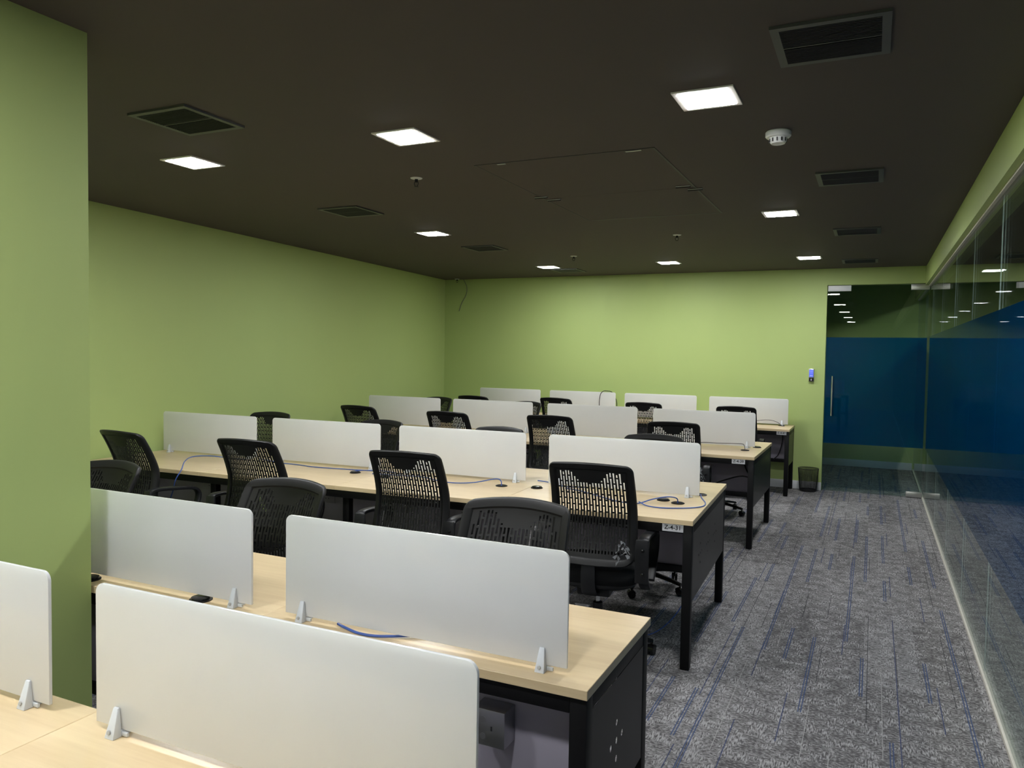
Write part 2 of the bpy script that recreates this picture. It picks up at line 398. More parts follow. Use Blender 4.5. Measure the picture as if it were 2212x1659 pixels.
# ------------------------------------------------------------------ desk screens
def rr_poly(x0, x1, z0, z1, r, n=6):
    p = [(x0, z0), (x1, z0)]
    for k in range(n + 1): a = k / n * math.pi / 2; p.append((x1 - r + r * math.cos(a), z1 - r + r * math.sin(a)))
    for k in range(n + 1): a = math.pi / 2 + k / n * math.pi / 2; p.append((x0 + r + r * math.cos(a), z1 - r + r * math.sin(a)))
    return p
SW = 0.91
screen_me = MB().extrude(rr_poly(-SW/2, SW/2, 0.015, 0.313, 0.022), -.004, .004).mesh('glass_panel', FROST, bevel=.0012, seg=2)
def clamp_mb():
    m = MB()
    for s in (-1, 1):
        y0, yb, yt = s * .0044, s * .027, s * .0095
        m.hexa([(-.0135, yb, 0), (.0135, yb, 0), (.0135, y0, 0), (-.0135, y0, 0), (-.007, yt, .060), (.007, yt, .060), (.007, y0, .060), (-.007, y0, .060)])
    m.box(-.012, .012, -.006, .006, 0, .0145)
    return m
clamp_me = clamp_mb().mesh('clamp', CLAMPM, bevel=.002, seg=2)
cap_me = MB().lathe([(.0001, -.0016), (.0055, -.0012), (.0062, .002)], 14, axis='y').mesh('bolt_cap', CAPM, smooth=True)
wedge_me = MB().box(-.004, .016, -.003, .003, .002, .011).mesh('clamp_shim', CLEARP, bevel=.001)
def screen(xc, yc, z, rot, label, group):
    t = thing('desk_screen', label, 'desk screen', (xc, yc, z), rot, group)
    obj('glass_panel', screen_me, t)
    for x in (-.388, .388):
        c = obj('clamp', clamp_me, t, (x, 0, 0))
        cc = obj('bolt_cap', cap_me, c, (-.001, -.0260, .014)); cc.rotation_euler.x = -0.28; cc.scale = (.8, .8, .8)
        obj('clamp_shim', wedge_me, c, (.0135, -.003, 0))
    return t

# ------------------------------------------------------------------ bench desks
TOPZ, TT, UNIT = 0.75, 0.025, 1.057
def plus(x, z, d=.05, r=.0095): return [(x, z, r), (x - d, z, r), (x + d, z, r), (x, z - d, r), (x, z + d, r)]
grom_ring = MB().lathe([(.027, .0), (.036, .0), (.036, .0035), (.033, .005), (.027, .005), (.025, .002)], 28).mesh('grommet', BLACK, smooth=True)
grom_hole = MB().lathe([(.0001, 0), (.0262, 0), (.0262, .0015), (.0001, .0015)], 24).mesh('grommet_well', INK)
grom_cap = MB().lathe([(.0001, .012), (.024, .012), (.030, .010), (.031, .006), (.0001, .006)], 24).mesh('grommet_cap', GLOSSBK, smooth=True)
def bench(label, xr, yc, depth, n, rot, screen_y, plate=None, holes=None, side='near', power=False, ends_off=None, groms=(), frames=None, joint_dx=0.0):
    """xr = right end, local x runs left (negative) from there; local y = 0 mid depth"""
    t = thing('bench_desk', label, 'desk', (xr, yc, 0), rot, 'rows of wood-topped bench desks')
    L = n * UNIT; hd_ = depth / 2
    for i in range(n):
        x1 = -i * UNIT - (0 if i == 0 else .0008); x0 = -(i + 1) * UNIT + .0008
        m = MB().box(x0 - x1, 0, -hd_, hd_, 0, TT)
        tp = m.build('tabletop', WOOD, t, (x1, 0, TOPZ - TT), bevel=.0012, seg=1)
    # steel frame
    for yy in (-hd_ + .012, hd_ - .052):
        MB().box(-L + .05, -.05, yy, yy + .04, TOPZ - TT - .045, TOPZ - TT).build('rail', BLACK, t, bevel=.002)
    fr = frames if frames is not None else list(range(n + 1))
    for k in fr:
        x = -k * UNIT
        if k == 0: x0, x1, ins = x - .050, x - .005, .012
        elif k == n: x0, x1, ins = x + .005, x + .050, .012
        else: x0, x1, ins = x - .0225, x + .0225, (.06 if depth < .8 else .12)
        for yy in (-hd_ + ins, hd_ - ins - .045):
            MB().box(x0, x1, yy, yy + .045, 0.004, TOPZ - TT).build('leg', BLACK, t, bevel=.002)
            MB().lathe([(.012, 0), (.012, .004)], 12, ((x0 + x1) / 2, yy + .022, 0)).build('foot', GLOSSBK, t)
        MB().box(x0 + .002, x1 - .002, -hd_ + ins + .045, hd_ - ins - .045, TOPZ - TT - .045, TOPZ - TT).build('cross_rail', BLACK, t, bevel=.002)
    # end panel
    pw = depth - .024 - .09 - .004
    for k, hl in ((0, holes or []), (n, [])):
        if k not in fr: continue
        me = holed_panel(pw, .345, hl, .0012, BLACKPANEL, 'end_panel')
        e = obj('end_panel', me, t, ((-.0068 if k == 0 else -L + .0068), 0, .508)); e.rotation_euler = (math.pi / 2, 0, math.pi / 2)
    # modesty panel and its beam run below the screens
    my = screen_y + (.03 if side == 'near' else 0)
    for i in range(n):
        x1 = -i * UNIT - .052; x0 = -(i + 1) * UNIT + .03
        MB().box(x0, x1, my - .004, my + .004, .362, TOPZ - TT - .03).build('modesty_panel', LAV, t, bevel=.001)
        sk = MB().box(x0 + .48, x0 + .60, my - .0115, my - .005, .50, .575).build('socket_plate', LAV, t, bevel=.0015)
        hm = MB()
        for (dx, dz) in ((0, .014), (-.012, -.008), (.012, -.008)): hm.lathe([(.0035, 0), (.0035, .0006)], 8, (x0 + .54 + dx, my - .0121, .5375 + dz), axis='y')
        hm.build('socket_holes', INK, sk)
    MB().box(-L + .05, -.05, my - .02, my + .02, .322, .362).build('lower_beam', BLACK, t, bevel=.002)
    for (gx, gy, closed) in groms:
        gr = obj('grommet', grom_ring, t, (gx, gy, TOPZ)); obj('grommet_well', grom_hole, gr)
        if closed: obj('grommet_cap', grom_cap, gr)
    if plate:
        px, txt, pside = plate
        pb = MB().box(-.052, .052, -.0015, .0015, -.019, .019).build('name_plate', PLATEW, t, (px, -hd_ + .0095, TOPZ - TT - .020), bevel=.0008)
        lt = obj('plate_lettering', text_mesh(txt, .030, INK, 'plate_lettering'), pb, (0, -.0018, .001)); lt.rotation_euler = (math.pi / 2, 0, 0)
    return t

RC = math.radians(2.1)
XE = {'A': -0.478, 'B': -0.597, 'C': -0.795, 'D': -0.839, 'E': -0.819}
# row A (nearest), row B
bench('bench desk nearest the camera, pale wood top filling the bottom left corner', XE['A'], .852, .565, 2, 0, .228, frames=[0, 1, 2], side='far')
tB = bench('single-sided bench desk directly behind the two nearest screens, steel box under it', XE['B'], 2.0115, .581, 3, 0, -.222,
           holes=plus(-.022, -.003), groms=((-1.335, -.228, True), (-1.84, -.248, True)), side='near')
# galvanised power box on row B's modesty panel
pbx = MB().box(-.325, -.232, -.262, -.198, .535, .632).build('power_box', GALV, tB, bevel=.003)
MB().lathe([(.0085, 0), (.0085, .0005)], 16, (-.295, -.2625, .605), axis='y').build('knockout', GALV, pbx)
MB().lathe([(.0085, 0), (.0085, .0005)], 16, (-.295, -.2625, .56), axis='y').build('knockout', GALV, pbx)
MB().box(-.272, -.268, -.2625, -.262, .578, .590).build('keyhole', INK, pbx)
def rotp(x, y): return (x * math.cos(RC) - y * math.sin(RC), x * math.sin(RC) + y * math.cos(RC))
CY = 4.345
bench('double-sided bench desk in the middle row, name plate on its right corner', XE['C'], CY, 1.205, 4, RC, 0.0,
      plate=(-.10, 'Z-4-31', 0), holes=plus(-.32, .02, r=.006) + plus(-.07, .02, r=.006) + plus(.18, .02, r=.006), side='mid',
      groms=((-.155, -.185, False), (-.245, -.135, True), (-.085, .13, False), (-1.10 - .92, -.2, True), (-1.01, -.11, True), (-1.2255, -.145, False), (-2.28, -.145, True)))
bench('double-sided bench desk in the second row from the back wall', XE['D'], 6.941, 1.168, 4, 0, 0.0,
      plate=(-.125, 'Z-4-39', 0), side='mid', groms=((-.135, -.165, False), (-1.19, -.165, True), (-.07, .10, True)))
bench('single-sided bench desk standing along the green back wall', XE['E'], 9.2765, .611, 4, 0, .17,
      plate=(-.085, 'Z-4-47', 0), side='mid', groms=((-.13, .125, False), (-1.2, .125, True)))

# ------------------------------------------------------------------ screens on the benches
GS = 'frosted glass desk screens'
screen(-1.0145, 1.080, TOPZ, 0, 'large frosted white desk screen across the bottom centre, nearest of all', GS)
screen(-2.079, 1.080, TOPZ, 0, 'frosted white desk screen cut off by the left edge of the picture', GS)
screen(-1.130, 1.790, TOPZ, 0, 'frosted screen in front of the chair nearest the camera, above the steel power box', GS)
screen(-2.176, 1.790, TOPZ, 0, 'frosted screen beside the green column, partly hidden by the nearest screen', GS)
lab = ['nearest the aisle, beside looped blue cable', 'second from the aisle', 'third from the aisle', 'farthest from the aisle, next to the left green wall']
for i in range(4):
    x, y = rotp(-(i + .5) * UNIT - .005 * (i > 0), 0.02)
    screen(XE['C'] + x, CY + y, TOPZ, RC, 'middle-row desk screen ' + lab[i], GS)
lab = ['nearest the aisle', 'second from the aisle', 'third from the aisle', 'farthest left']
for i, (x, y) in enumerate([(-1.372, 6.955), (-2.44, 6.985), (-3.52, 7.01), (-4.57, 6.985)]):
    screen(x, y, TOPZ, 0, 'grey screen on the bench past the middle one, ' + lab[i], GS)
lab = ['nearest the glass door', 'second from the glass door', 'with a black cable looped over its top', 'nearest the far left corner']
for i, x in enumerate([-1.338, -2.40, -3.43, -4.475]):
    screen(x, 9.447, TOPZ, 0, 'white screen on the back wall bench, ' + lab[i], GS)

# ------------------------------------------------------------------ task chairs
def back_pt(u, z, d=0.0):
    """point on the curved shell; u in [-1,1] across, z height, d offset along the rear-facing normal"""
    q = (z - .50) / .50
    wv = .228 - .018 * q
    zz = z + .016 * (1 - u * u) * max(0, q)
    s = min(1, max(0, q))
    y = -.235 + .055 * math.sin(min(1, s / .5) * math.pi / 2) * (1 if s < .5 else 1) if s < .5 else -.18 - .115 * ((s - .5) / .5) ** 1.35
    y += .055 * u * u
    return Vector((u * wv, y - d, zz))
def shell_mesh():
    NC = 23; U = .80; pitch = 2 * U / NC; slot = .60 * pitch
    xs = [-.93, -.86]
    cols = [(0, None), (0, None)]
    xs = [-.93]; kind = []
    for c in range(NC):
        a = -U + c * pitch + (pitch - slot) / 2
        xs.append(a); kind.append(('rib', c)); xs.append(a + slot); kind.append(('slot', c))
    xs.append(.93); kind.append(('rib', NC))
    z0, z1, dz = .512, .985, .0074
    nr = int((z1 - z0) / dz); P = 8
    def ztop(c):
        u = abs(-U + (c + .5) * pitch)
        j = .004 * ((c * 7) % 3)
        if u > .76: return .905
        if u > .36: return .955 - j
        return .955 - .062 * math.sqrt(max(0, 1 - (u / .40) ** 2)) - j
    def solid(ci, r):
        k, c = kind[ci]
        if k == 'rib': return True
        z = z0 + r * dz
        if z > ztop(c) or z < .552: return True
        return (r + (P // 2 if c % 2 else 0)) % P == 0
    def ux(j, r):
        if j == 0 or j == len(xs) - 1: return xs[j]
        c = (j - 1) // 2; side = 1 if j % 2 else -1
        ph = ((r + (P // 2 if c % 2 else 0)) % P) / P
        return xs[j] + side * .0055 * (math.sin(ph * math.pi))
    m = MB(); idx = {}
    def vid(j, r, s):
        k = (j, r, s)
        if k not in idx:
            idx[k] = len(m.v); m.v.append(tuple(back_pt(ux(j, r), z0 + r * dz, s * .0025)))
        return idx[k]
    nc = len(kind)
    for ci in range(nc):
        for r in range(nr):
            if not solid(ci, r): continue
            for s in (-1, 1):
                q = [vid(ci, r, s), vid(ci + 1, r, s), vid(ci + 1, r + 1, s), vid(ci, r + 1, s)]
                m.f.append(tuple(q if s > 0 else reversed(q)))
            for (dc, dr, a, b) in ((-1, 0, (ci, r), (ci, r + 1)), (1, 0, (ci + 1, r), (ci + 1, r + 1)), (0, -1, (ci, r), (ci + 1, r)), (0, 1, (ci, r + 1), (ci + 1, r + 1))):
                c2, r2 = ci + dc, r + dr
                if 0 <= c2 < nc and 0 <= r2 < nr and solid(c2, r2): continue
                m.f.append((vid(*a, -1), vid(*b, -1), vid(*b, 1), vid(*a, 1)))
    return m.mesh('back_shell', CHAIRBK, smooth=True, angle=50)
def rim_mesh():
    # closed rounded-rectangle loop in (x as fraction, z)
    hw, zb, zt, rt_, rb = .219, .50, 1.0, .032, .07
    loop = []
    def arc(cx, cz, r, a0, a1, n=6):
        for k in range(n + 1):
            a = math.radians(a0 + (a1 - a0) * k / n); loop.append((cx + r * math.cos(a), cz + r * math.sin(a)))
    arc(hw - rb, zb + rb, rb, -90, 0); 
    for k in range(1, 12): loop.append((hw, zb + rb + (zt - rt_ - zb - rb) * k / 12))
    arc(hw - rt_, zt - rt_, rt_, 0, 90)
    for k in range(1, 14): loop.append((hw - rt_ - 2 * (hw - rt_) * k / 14, zt))
    arc(-hw + rt_, zt - rt_, rt_, 90, 180)
    for k in range(1, 12): loop.append((-hw, zt - rt_ - (zt - rt_ - zb - rb) * k / 12))
    arc(-hw + rb, zb + rb, rb, 180, 270)
    for k in range(1, 12): loop.append((-hw + rb + 2 * (hw - rb) * k / 12, zb))
    prof = [(0, -.004), (.004, -.011), (.030, -.011), (.037, -.004), (.037, .005), (.030, .013), (.006, .015), (0, .006)]
    n = len(loop); m = MB(); cen = (0, .75)
    for i, (x, z) in enumerate(loop):
        a = loop[i - 1]; b = loop[(i + 1) % n]
        t = Vector((b[0] - a[0], b[1] - a[1])).normalized(); inn = Vector((-t.y, t.x))
        for (ins, d) in prof:
            X, Z = x + inn.x * ins, z + inn.y * ins
            m.v.append(tuple(back_pt(X / .219, Z, d)))
    k = len(prof)
    for i in range(n):
        for j in range(k):
            m.f.append((i * k + j, i * k + (j + 1) % k, ((i + 1) % n) * k + (j + 1) % k, ((i + 1) % n) * k + j))
    return m.mesh('back_frame', CHAIRBK, smooth=True, angle=50)
def bar_mesh(path, wx, th, x):
    """flat bar swept along a path in the y-z plane"""
    P = bz([(0, a, b) for a, b in path], 5); m = MB(); n = len(P)
    for i, p in enumerate(P):
        t = (P[min(i + 1, n - 1)] - P[max(i - 1, 0)]).normalized(); nn = Vector((0, -t.z, t.y))
        for (a, b) in ((-1, -.6), (-.8, -1), (.8, -1), (1, -.6), (1, .6), (.8, 1), (-.8, 1), (-1, .6)):
            q = p + nn * (b * th / 2); m.v.append((x + a * wx / 2, q.y, q.z))
    for i in range(n - 1):
        for j in range(8): m.f.append((i * 8 + j, i * 8 + (j + 1) % 8, (i + 1) * 8 + (j + 1) % 8, (i + 1) * 8 + j))
    m.f.append(tuple(range(8))); m.f.append(tuple((n - 1) * 8 + j for j in reversed(range(8))))
    return m
def seat_mesh():
    m = MB(); n = 16
    prof = [(.20, .395), (.225, .40), (.236, .425), (.238, .452), (.228, .466), (.19, .474), (.10, .470), (.0, .466)]
    N = 32
    for (r, z) in prof:
        for k in range(N):
            a = 2 * math.pi * k / N; ca, sa = math.cos(a), math.sin(a); e = .55
            x = r * math.copysign(abs(ca) ** e, ca); y = r * .98 * math.copysign(abs(sa) ** e, sa)
            m.v.append((x, y + .015, z - (.012 * max(0, y / .23) ** 3)))
    for i in range(len(prof) - 1):
        for k in range(N): m.f.append((i * N + k, i * N + (k + 1) % N, (i + 1) * N + (k + 1) % N, (i + 1) * N + k))
    m.f.append(tuple(reversed(range(N))))
    return m.mesh('seat', SEATBK, smooth=True, angle=60, weld=True)
def pan_mesh():
    m = MB(); N = 32
    prof = [(.10, .352), (.17, .362), (.205, .378), (.215, .398), (.10, .40)]
    for (r, z) in prof:
        for k in range(N):
            a = 2 * math.pi * k / N; ca, sa = math.cos(a), math.sin(a); e = .55
            m.v.append((r * math.copysign(abs(ca) ** e, ca), r * math.copysign(abs(sa) ** e, sa) + .015, z))
    for i in range(len(prof) - 1):
        for k in range(N): m.f.append((i * N + k, i * N + (k + 1) % N, (i + 1) * N + (k + 1) % N, (i + 1) * N + k))
    m.f.append(tuple(reversed(range(N)))); m.f.append(tuple((len(prof) - 1) * N + k for k in range(N)))
    return m.mesh('seat_pan', CHAIRARM, smooth=True, angle=50)
leg_m = MB(); leg_pts = []
for i in range(9):
    t = i / 8; x = .03 + .26 * t; z = .105 - .035 * t ** 1.6; hw_ = .021 - .007 * t; h = .026 - .008 * t
    for (a, b) in ((-1, -1), (1, -1), (1, .3), (.5, 1), (-.5, 1), (-1, .3)): leg_m.v.append((x, a * hw_, z + b * h / 2))
for i in range(8):
    for j in range(6): leg_m.f.append((i * 6 + j, i * 6 + (j + 1) % 6, (i + 1) * 6 + (j + 1) % 6, (i + 1) * 6 + j))
leg_m.f.append(tuple(range(6))); leg_m.f.append(tuple(48 + j for j in range(6)))
ch = {}
ch['leg'] = leg_m.mesh('base_leg', GLOSSBK, smooth=True, angle=50)
ch['wheel'] = MB().lathe([(.008, -.009), (.021, -.009), (.025, -.006), (.025, .006), (.021, .009), (.008, .009)], 20, axis='y').mesh('wheel', GLOSSBK, smooth=True)
hood = MB(); hood.tube([(0, 0, .03), (0, 0, .062)], .006, 8)
hp = [(.028 * math.cos(a), .026 + .028 * math.sin(a)) for a in [math.radians(20 + 15 * k) for k in range(12)]]
hp = hp + [(.022 * math.cos(a), .026 + .022 * math.sin(a)) for a in [math.radians(185 - 15 * k) for k in range(12)]]
hq = MB()
nh = 12
for s in (-.019, .019):
    for (x, z) in hp: hood.v.append((x, s, z))
b0 = len(hood.v) - 48
for k in range(nh - 1):
    i0, i1, j0, j1 = k, k + 1, 23 - k, 22 - k
    hood.f.append((b0 + i0, b0 + i1, b0 + j1, b0 + j0)); hood.f.append((b0 + 24 + i0, b0 + 24 + j0, b0 + 24 + j1, b0 + 24 + i1))
    hood.f.append((b0 + i0, b0 + 24 + i0, b0 + 24 + i1, b0 + i1)); hood.f.append((b0 + j0, b0 + j1, b0 + 24 + j1, b0 + 24 + j0))
ch['hood'] = hood.mesh('caster', GLOSSBK, smooth=True, angle=40)
ch['hub'] = MB().lathe([(.030, .085), (.036, .09), (.036, .12), (.030, .128)], 20).mesh('hub', GLOSSBK, smooth=True)
ch['gas'] = MB().lathe([(.025, .12), (.025, .27), (.020, .275)], 20).mesh('gas_sleeve', GLOSSBK, smooth=True)
ch['rod'] = MB().lathe([(.013, .27), (.013, .34)], 16).mesh('gas_rod', CHROME, smooth=True)
ch['mech'] = MB().box(-.085, .085, -.12, .11, .315, .362).mesh('tilt_mechanism', CHAIRARM, bevel=.01, seg=3)
ch['seat'] = seat_mesh(); ch['pan'] = pan_mesh(); ch['shell'] = shell_mesh(); ch['rim'] = rim_mesh()
spine = bar_mesh([(-.10, .335), (-.18, .345), (-.225, .39), (-.236, .45), (-.232, .515)], .07, .018, 0)
ch['spine'] = spine.mesh('back_bracket', CHAIRARM, smooth=True, angle=45)
arm_path = [(-.06, .385), (-.15, .40), (-.215, .46), (-.228, .56), (-.225, .630), (-.19, .652), (-.05, .644), (.08, .628), (.125, .59), (.11, .52), (.05, .46), (-.02, .40)]
for s, nme in ((-1, 'al'), (1, 'ar')): ch[nme] = bar_mesh(arm_path, .05, .02, s * .268).mesh('armrest', CHAIRARM, smooth=True, angle=45)
plm = MB().extrude([(-.032, .44), (.032, .44), (.034, .60), (.030, .652), (-.030, .652), (-.034, .60)], -.012, .0).mesh('arm_plate', CHAIRARM, bevel=.004, seg=2)
bolt = MB().lathe([(.0001, -.006), (.005, -.0055), (.0085, -.003), (.0095, 0)], 14, axis='y').mesh('bolt', GLOSSBK, smooth=True)
link = MB().box(-.06, .06, -.12, .10, .372, .392).mesh('arm_link', CHAIRARM, bevel=.004)

def make_chair():
    t = thing('task_chair', 'x', 'chair')
    for nme, k in (('back_shell', 'shell'), ('back_frame', 'rim'), ('back_bracket', 'spine'), ('seat', 'seat'), ('seat_pan', 'pan'), ('tilt_mechanism', 'mech')):
        obj(nme, ch[k], t)
    for s, k in ((-1, 'al'), (1, 'ar')):
        a = obj('armrest', ch[k], t)
        p = obj('arm_plate', plm, t, (s * .262, -.228, 0))
        for z in (.485, .60): obj('bolt', bolt, p, (s * .004, -.012, z))
    for o in t.children: o['up'] = 1
    obj('gas_sleeve', ch['gas'], t); r = obj('gas_rod', ch['rod'], t); obj('hub', ch['hub'], t)
    for k in range(5):
        a = 2 * math.pi * k / 5 + .3
        obj('base_leg', ch['leg'], t, (0, 0, 0), a)
        c = obj('caster', ch['hood'], t, (.282 * math.cos(a), .282 * math.sin(a), 0), a + 1.0 + k)
        for s in (-.0105, .0105): obj('wheel', ch['wheel'], c, (0, s, .025))
    return t
proto = make_chair()
first = [True]
def chair(x, y, heading, ztop, label, group):
    """x, y: middle of the backrest's top edge corners; heading 0 = sitter faces +y"""
    global proto
    t = proto if first[0] else copy_tree(proto); first[0] = False
    cx = x - (-.24) * -math.sin(heading); cyy = y - (-.24) * math.cos(heading)
    t.location = (cx, cyy, 0); t.rotation_euler = (0, 0, heading)
    t['label'] = label; t['category'] = 'chair'; t['group'] = group
    for o in t.children:
        if o.get('up'): o.location.z += ztop - 1.0 - o.get('dzv', 0)
        if o.get('up'): o['dzv'] = ztop - 1.0
    return t
R = math.radians
G1 = 'task chairs facing away from the camera'; G2 = 'task chairs facing the camera'
CH = []
for (x, y, a, z, l) in [
    (-1.235, 3.53, 6, 1.02, 'black perforated-back chair at the middle bench, nearest the aisle beside the name plate'),
    (-2.24, 3.425, 7, 1.02, 'black perforated-back chair at the middle bench, second from the aisle'),
    (-3.31, 3.385, 4, 1.02, 'black perforated-back chair at the middle bench, third from the aisle'),
    (-4.275, 3.31, -5, 1.02, 'black perforated-back chair at the middle bench, farthest left beside the green wall'),
    (-1.445, 6.13, 8, 1.01, 'black chair seen from behind at the bench past the middle one, nearest the aisle'),
    (-2.525, 6.13, 3, 1.01, 'black chair seen from behind at the bench past the middle one, second from the aisle'),
    (-3.455, 5.97, 1, 1.01, 'black chair seen from behind at the bench past the middle one, third from the aisle'),
    (-4.52, 6.09, -3, 1.01, 'black chair seen from behind at the bench past the middle one, farthest left'),
    (-1.335, 8.55, 4, 1.0, 'black chair at the back wall bench, nearest the glass door'),
    (-2.365, 8.55, 2, 1.0, 'black chair at the back wall bench, second from the glass door'),
    (-3.51, 8.71, -3, 1.0, 'black chair at the back wall bench, third from the glass door'),
    (-4.505, 8.43, 0, 1.0, 'black chair at the back wall bench, nearest the far left corner')]:
    CH.append(chair(x, y, R(a), z, l, G1))
for (x, y, a, z, l) in [
    (-1.205, 2.625, 186, .985, 'dark grey chair facing the camera, right behind the screen with the power box below'),
    (-2.25, 2.54, 181, .985, 'dark grey chair facing the camera in the gap between two near screens'),
    (-3.32, 2.52, 178, .985, 'dark chair facing the camera, half hidden by the green column'),
    (-1.37, 5.25, 182, .985, 'arched chair top peeking over the middle screen nearest the aisle'),
    (-2.51, 5.13, 176, .985, 'arched chair top peeking over the middle screen second from the aisle'),
    (-3.54, 5.10, 176, .985, 'arched chair top peeking over the middle screen third from the aisle'),
    (-4.78, 5.19, 184, .985, 'arched chair back between the two leftmost middle screens'),
    (-3.54, 7.92, 168, .99, 'chair edge showing behind the far grey screens, third from the aisle'),
    (-4.73, 7.98, 172, .99, 'chair edge showing behind the far grey screens, farthest left'),
    (-1.40, 7.98, 183, .95, 'chair hidden behind the far grey screen by the aisle, only its base showing')]:
    CH.append(chair(x, y, R(a), z, l, G2))
for i in (15, 17):
    for o in CH[i].children:
        if o.name.startswith('seat') and not o.name.startswith('seat_pan'):
            o.material_slots[0].link = 'OBJECT'; o.material_slots[0].material = TEAL

# torn clear wrapping left on two chairs by the aisle
def wrap(loc, sc, label):
    m = MB(); rnd = random.Random(int(loc[0] * 1000))
    n = 9
    for i in range(n):
        for j in range(n):
            u, v = i / (n - 1) - .5, j / (n - 1) - .5
            m.v.append((u * .14 * (1 - .5 * abs(v)) + rnd.uniform(-.012, .012), rnd.uniform(-.018, .018), v * .12 + rnd.uniform(-.012, .012) - .3 * u * u))
    for i in range(n - 1):
        for j in range(n - 1):
            if rnd.random() < .45: m.f.append((i * n + j, (i + 1) * n + j, (i + 1) * n + j + 1, i * n + j + 1))
    o = m.build('plastic_wrap', WRAP, None, loc, smooth=False)
    md = o.modifiers.new('thick', 'SOLIDIFY'); md.thickness = .0006
    o.scale = (sc, sc, sc)
    return tag(o, label, 'plastic wrap')
wrap((-1.05, 3.50, .63), .62, 'crumpled clear plastic wrap on the arm of the front aisle chair')
wrap((-1.235, 6.16, .62), .7, 'clear plastic wrap on the arm of the farther aisle chair')

# ------------------------------------------------------------------ ceiling fittings
GL = 'square LED ceiling panels'
lf = MB(); a, b, th = .118, .098, .006
lf.box(-a, a, -a, -b, -th, 0); lf.box(-a, a, b, a, -th, 0); lf.box(-a, -b, -b, b, -th, 0); lf.box(b, a, -b, b, -th, 0)
lframe_me = lf.mesh('lamp_frame', LFRAME, weld=True)
ldiff_me = MB().box(-b, b, -b, b, -.0075, -.001).mesh('lamp_diffuser', PANELLIGHT, bevel=.002)
def lamp(x, y, label):
    t = thing('ceiling_light', label, 'ceiling light', (x, y, ZC), 0, GL)
    obj('lamp_frame', lframe_me, t); obj('lamp_diffuser', ldiff_me, t)
lampl = {
 (-0.63, 3.115): 'large bright square ceiling light at upper right, nearest the smoke detector',
 (-0.635, 5.80): 'square ceiling light on the right, below the second right-hand vent',
 (-0.635, 8.47): 'small square ceiling light closest to the glass door',
 (-2.05, 3.13): 'square ceiling light left of the access hatch, above the sprinkler',
 (-2.09, 8.47): 'small square ceiling light in the middle, nearest the back wall',
 (-3.43, 3.115): 'leftmost square ceiling light beside the green column',
 (-3.495, 5.77): 'square ceiling light on the left, between two vents, second from the column',
 (-3.535, 8.48): 'small square ceiling light in the far left, beside the last left vent'}
for (x, y), l in lampl.items(): lamp(x, y, l)
for x, cl in ((-.63, 'aisle side'), (-2.05, 'middle'), (-3.43, 'left side')):
    for y, rl in ((.45, 'just over the camera'), (-2.2, 'behind the camera'), (-4.9, 'at the rear end behind the camera')):
        lamp(x, y, 'square ceiling light %s, %s' % (rl, cl))
GV = 'black ceiling air vents'
vm = MB(); a, b = .172, .146
vfr = MB(); vfr.box(-a, a, -a, -b, -.010, 0); vfr.box(-a, a, b, a, -.010, 0); vfr.box(-a, -b, -b, b, -.010, 0); vfr.box(b, a, -b, b, -.010, 0)
vframe_me = vfr.mesh('vent_frame', VENTF, weld=True)
slat_me = MB().hexa([(-b, -.002, -.011), (b, -.002, -.011), (b, -.0005, -.0115), (-b, -.0005, -.0115), (-b, .004, -.0018), (b, .004, -.0018), (b, .0055, -.0022), (-b, .0055, -.0022)]).mesh('vent_slat', VENT)
vback_me = MB().box(-b, b, -b, b, -.0015, -.0003).mesh('vent_back', INK)
vbar_me = MB().box(-b, b, -.003, .003, -.011, -.002).mesh('vent_bar', VENT)
def vent(x, y, label):
    t = thing('ceiling_vent', label, 'air vent', (x, y, ZC), 0, GV)
    obj('vent_frame', vframe_me, t); obj('vent_back', vback_me, t); obj('vent_bar', vbar_me, t)
    for k in range(26):
        yy = -b + (k + .5) * 2 * b / 26
        if abs(yy) > .007: obj('vent_slat', slat_me, t, (0, yy, 0))
for x, y, l in [(-.155, 2.695, 'large black air vent at the upper right of the ceiling'), (-.155, 4.76, 'black air vent on the right, below the smoke detector'),
                (-.155, 6.805, 'black air vent on the right, third from the camera'), (-.165, 8.90, 'thin-looking black air vent near the glass door'),
                (-2.82, 2.53, 'large black air vent at the upper left beside the column'), (-3.51, 4.64, 'black air vent on the left, second from the column'),
                (-3.49, 6.745, 'black air vent on the left, third from the column'), (-3.44, 8.90, 'black air vent touching the small far left light')]:
    vent(x, y, l)
# access hatch of two flush leaves
th_ = thing('access_hatch', 'large flush dark access hatch in the middle of the ceiling', 'ceiling hatch', (-1.512, 4.69, ZC))
SHAD = INK
gapm = MB(); gapm.box(-.502, -.494, -.94, .94, -.0024, -.0002); gapm.box(.490, .502, -.94, .94, -.0024, -.0002); gapm.box(-.502, .502, .926, .944, -.0024, -.0002); gapm.box(-.502, .502, -.94, -.936, -.0024, -.0002)
gapm.build('hatch_gap', SHAD, th_)
for y0, y1 in ((-.936, .028), (.031, .926)):
    MB().box(-.494, .490, y0, y1, -.0015, -.0002).build('hatch_leaf', CEIL, th_)
for x in (-.47, .46):
    for dy, dx in ((-.03, -.02), (.075, .03)):
        h = MB().box(x + dx - .045, x + dx + .045, dy - .012, dy + .012, -.008, -.003).build('hinge', GALV, th_, bevel=.001)
        MB().tube([(x + dx - .045, dy, -.009), (x + dx + .045, dy, -.009)], .004, 8).build('hinge_pin', BLACK, h)
for x, wv in ((-.345, .025), (.39, .04)):
    MB().box(x - wv, x + wv, -.93, -.915, -.005, -.003).build('latch_slot', GALV, th_)
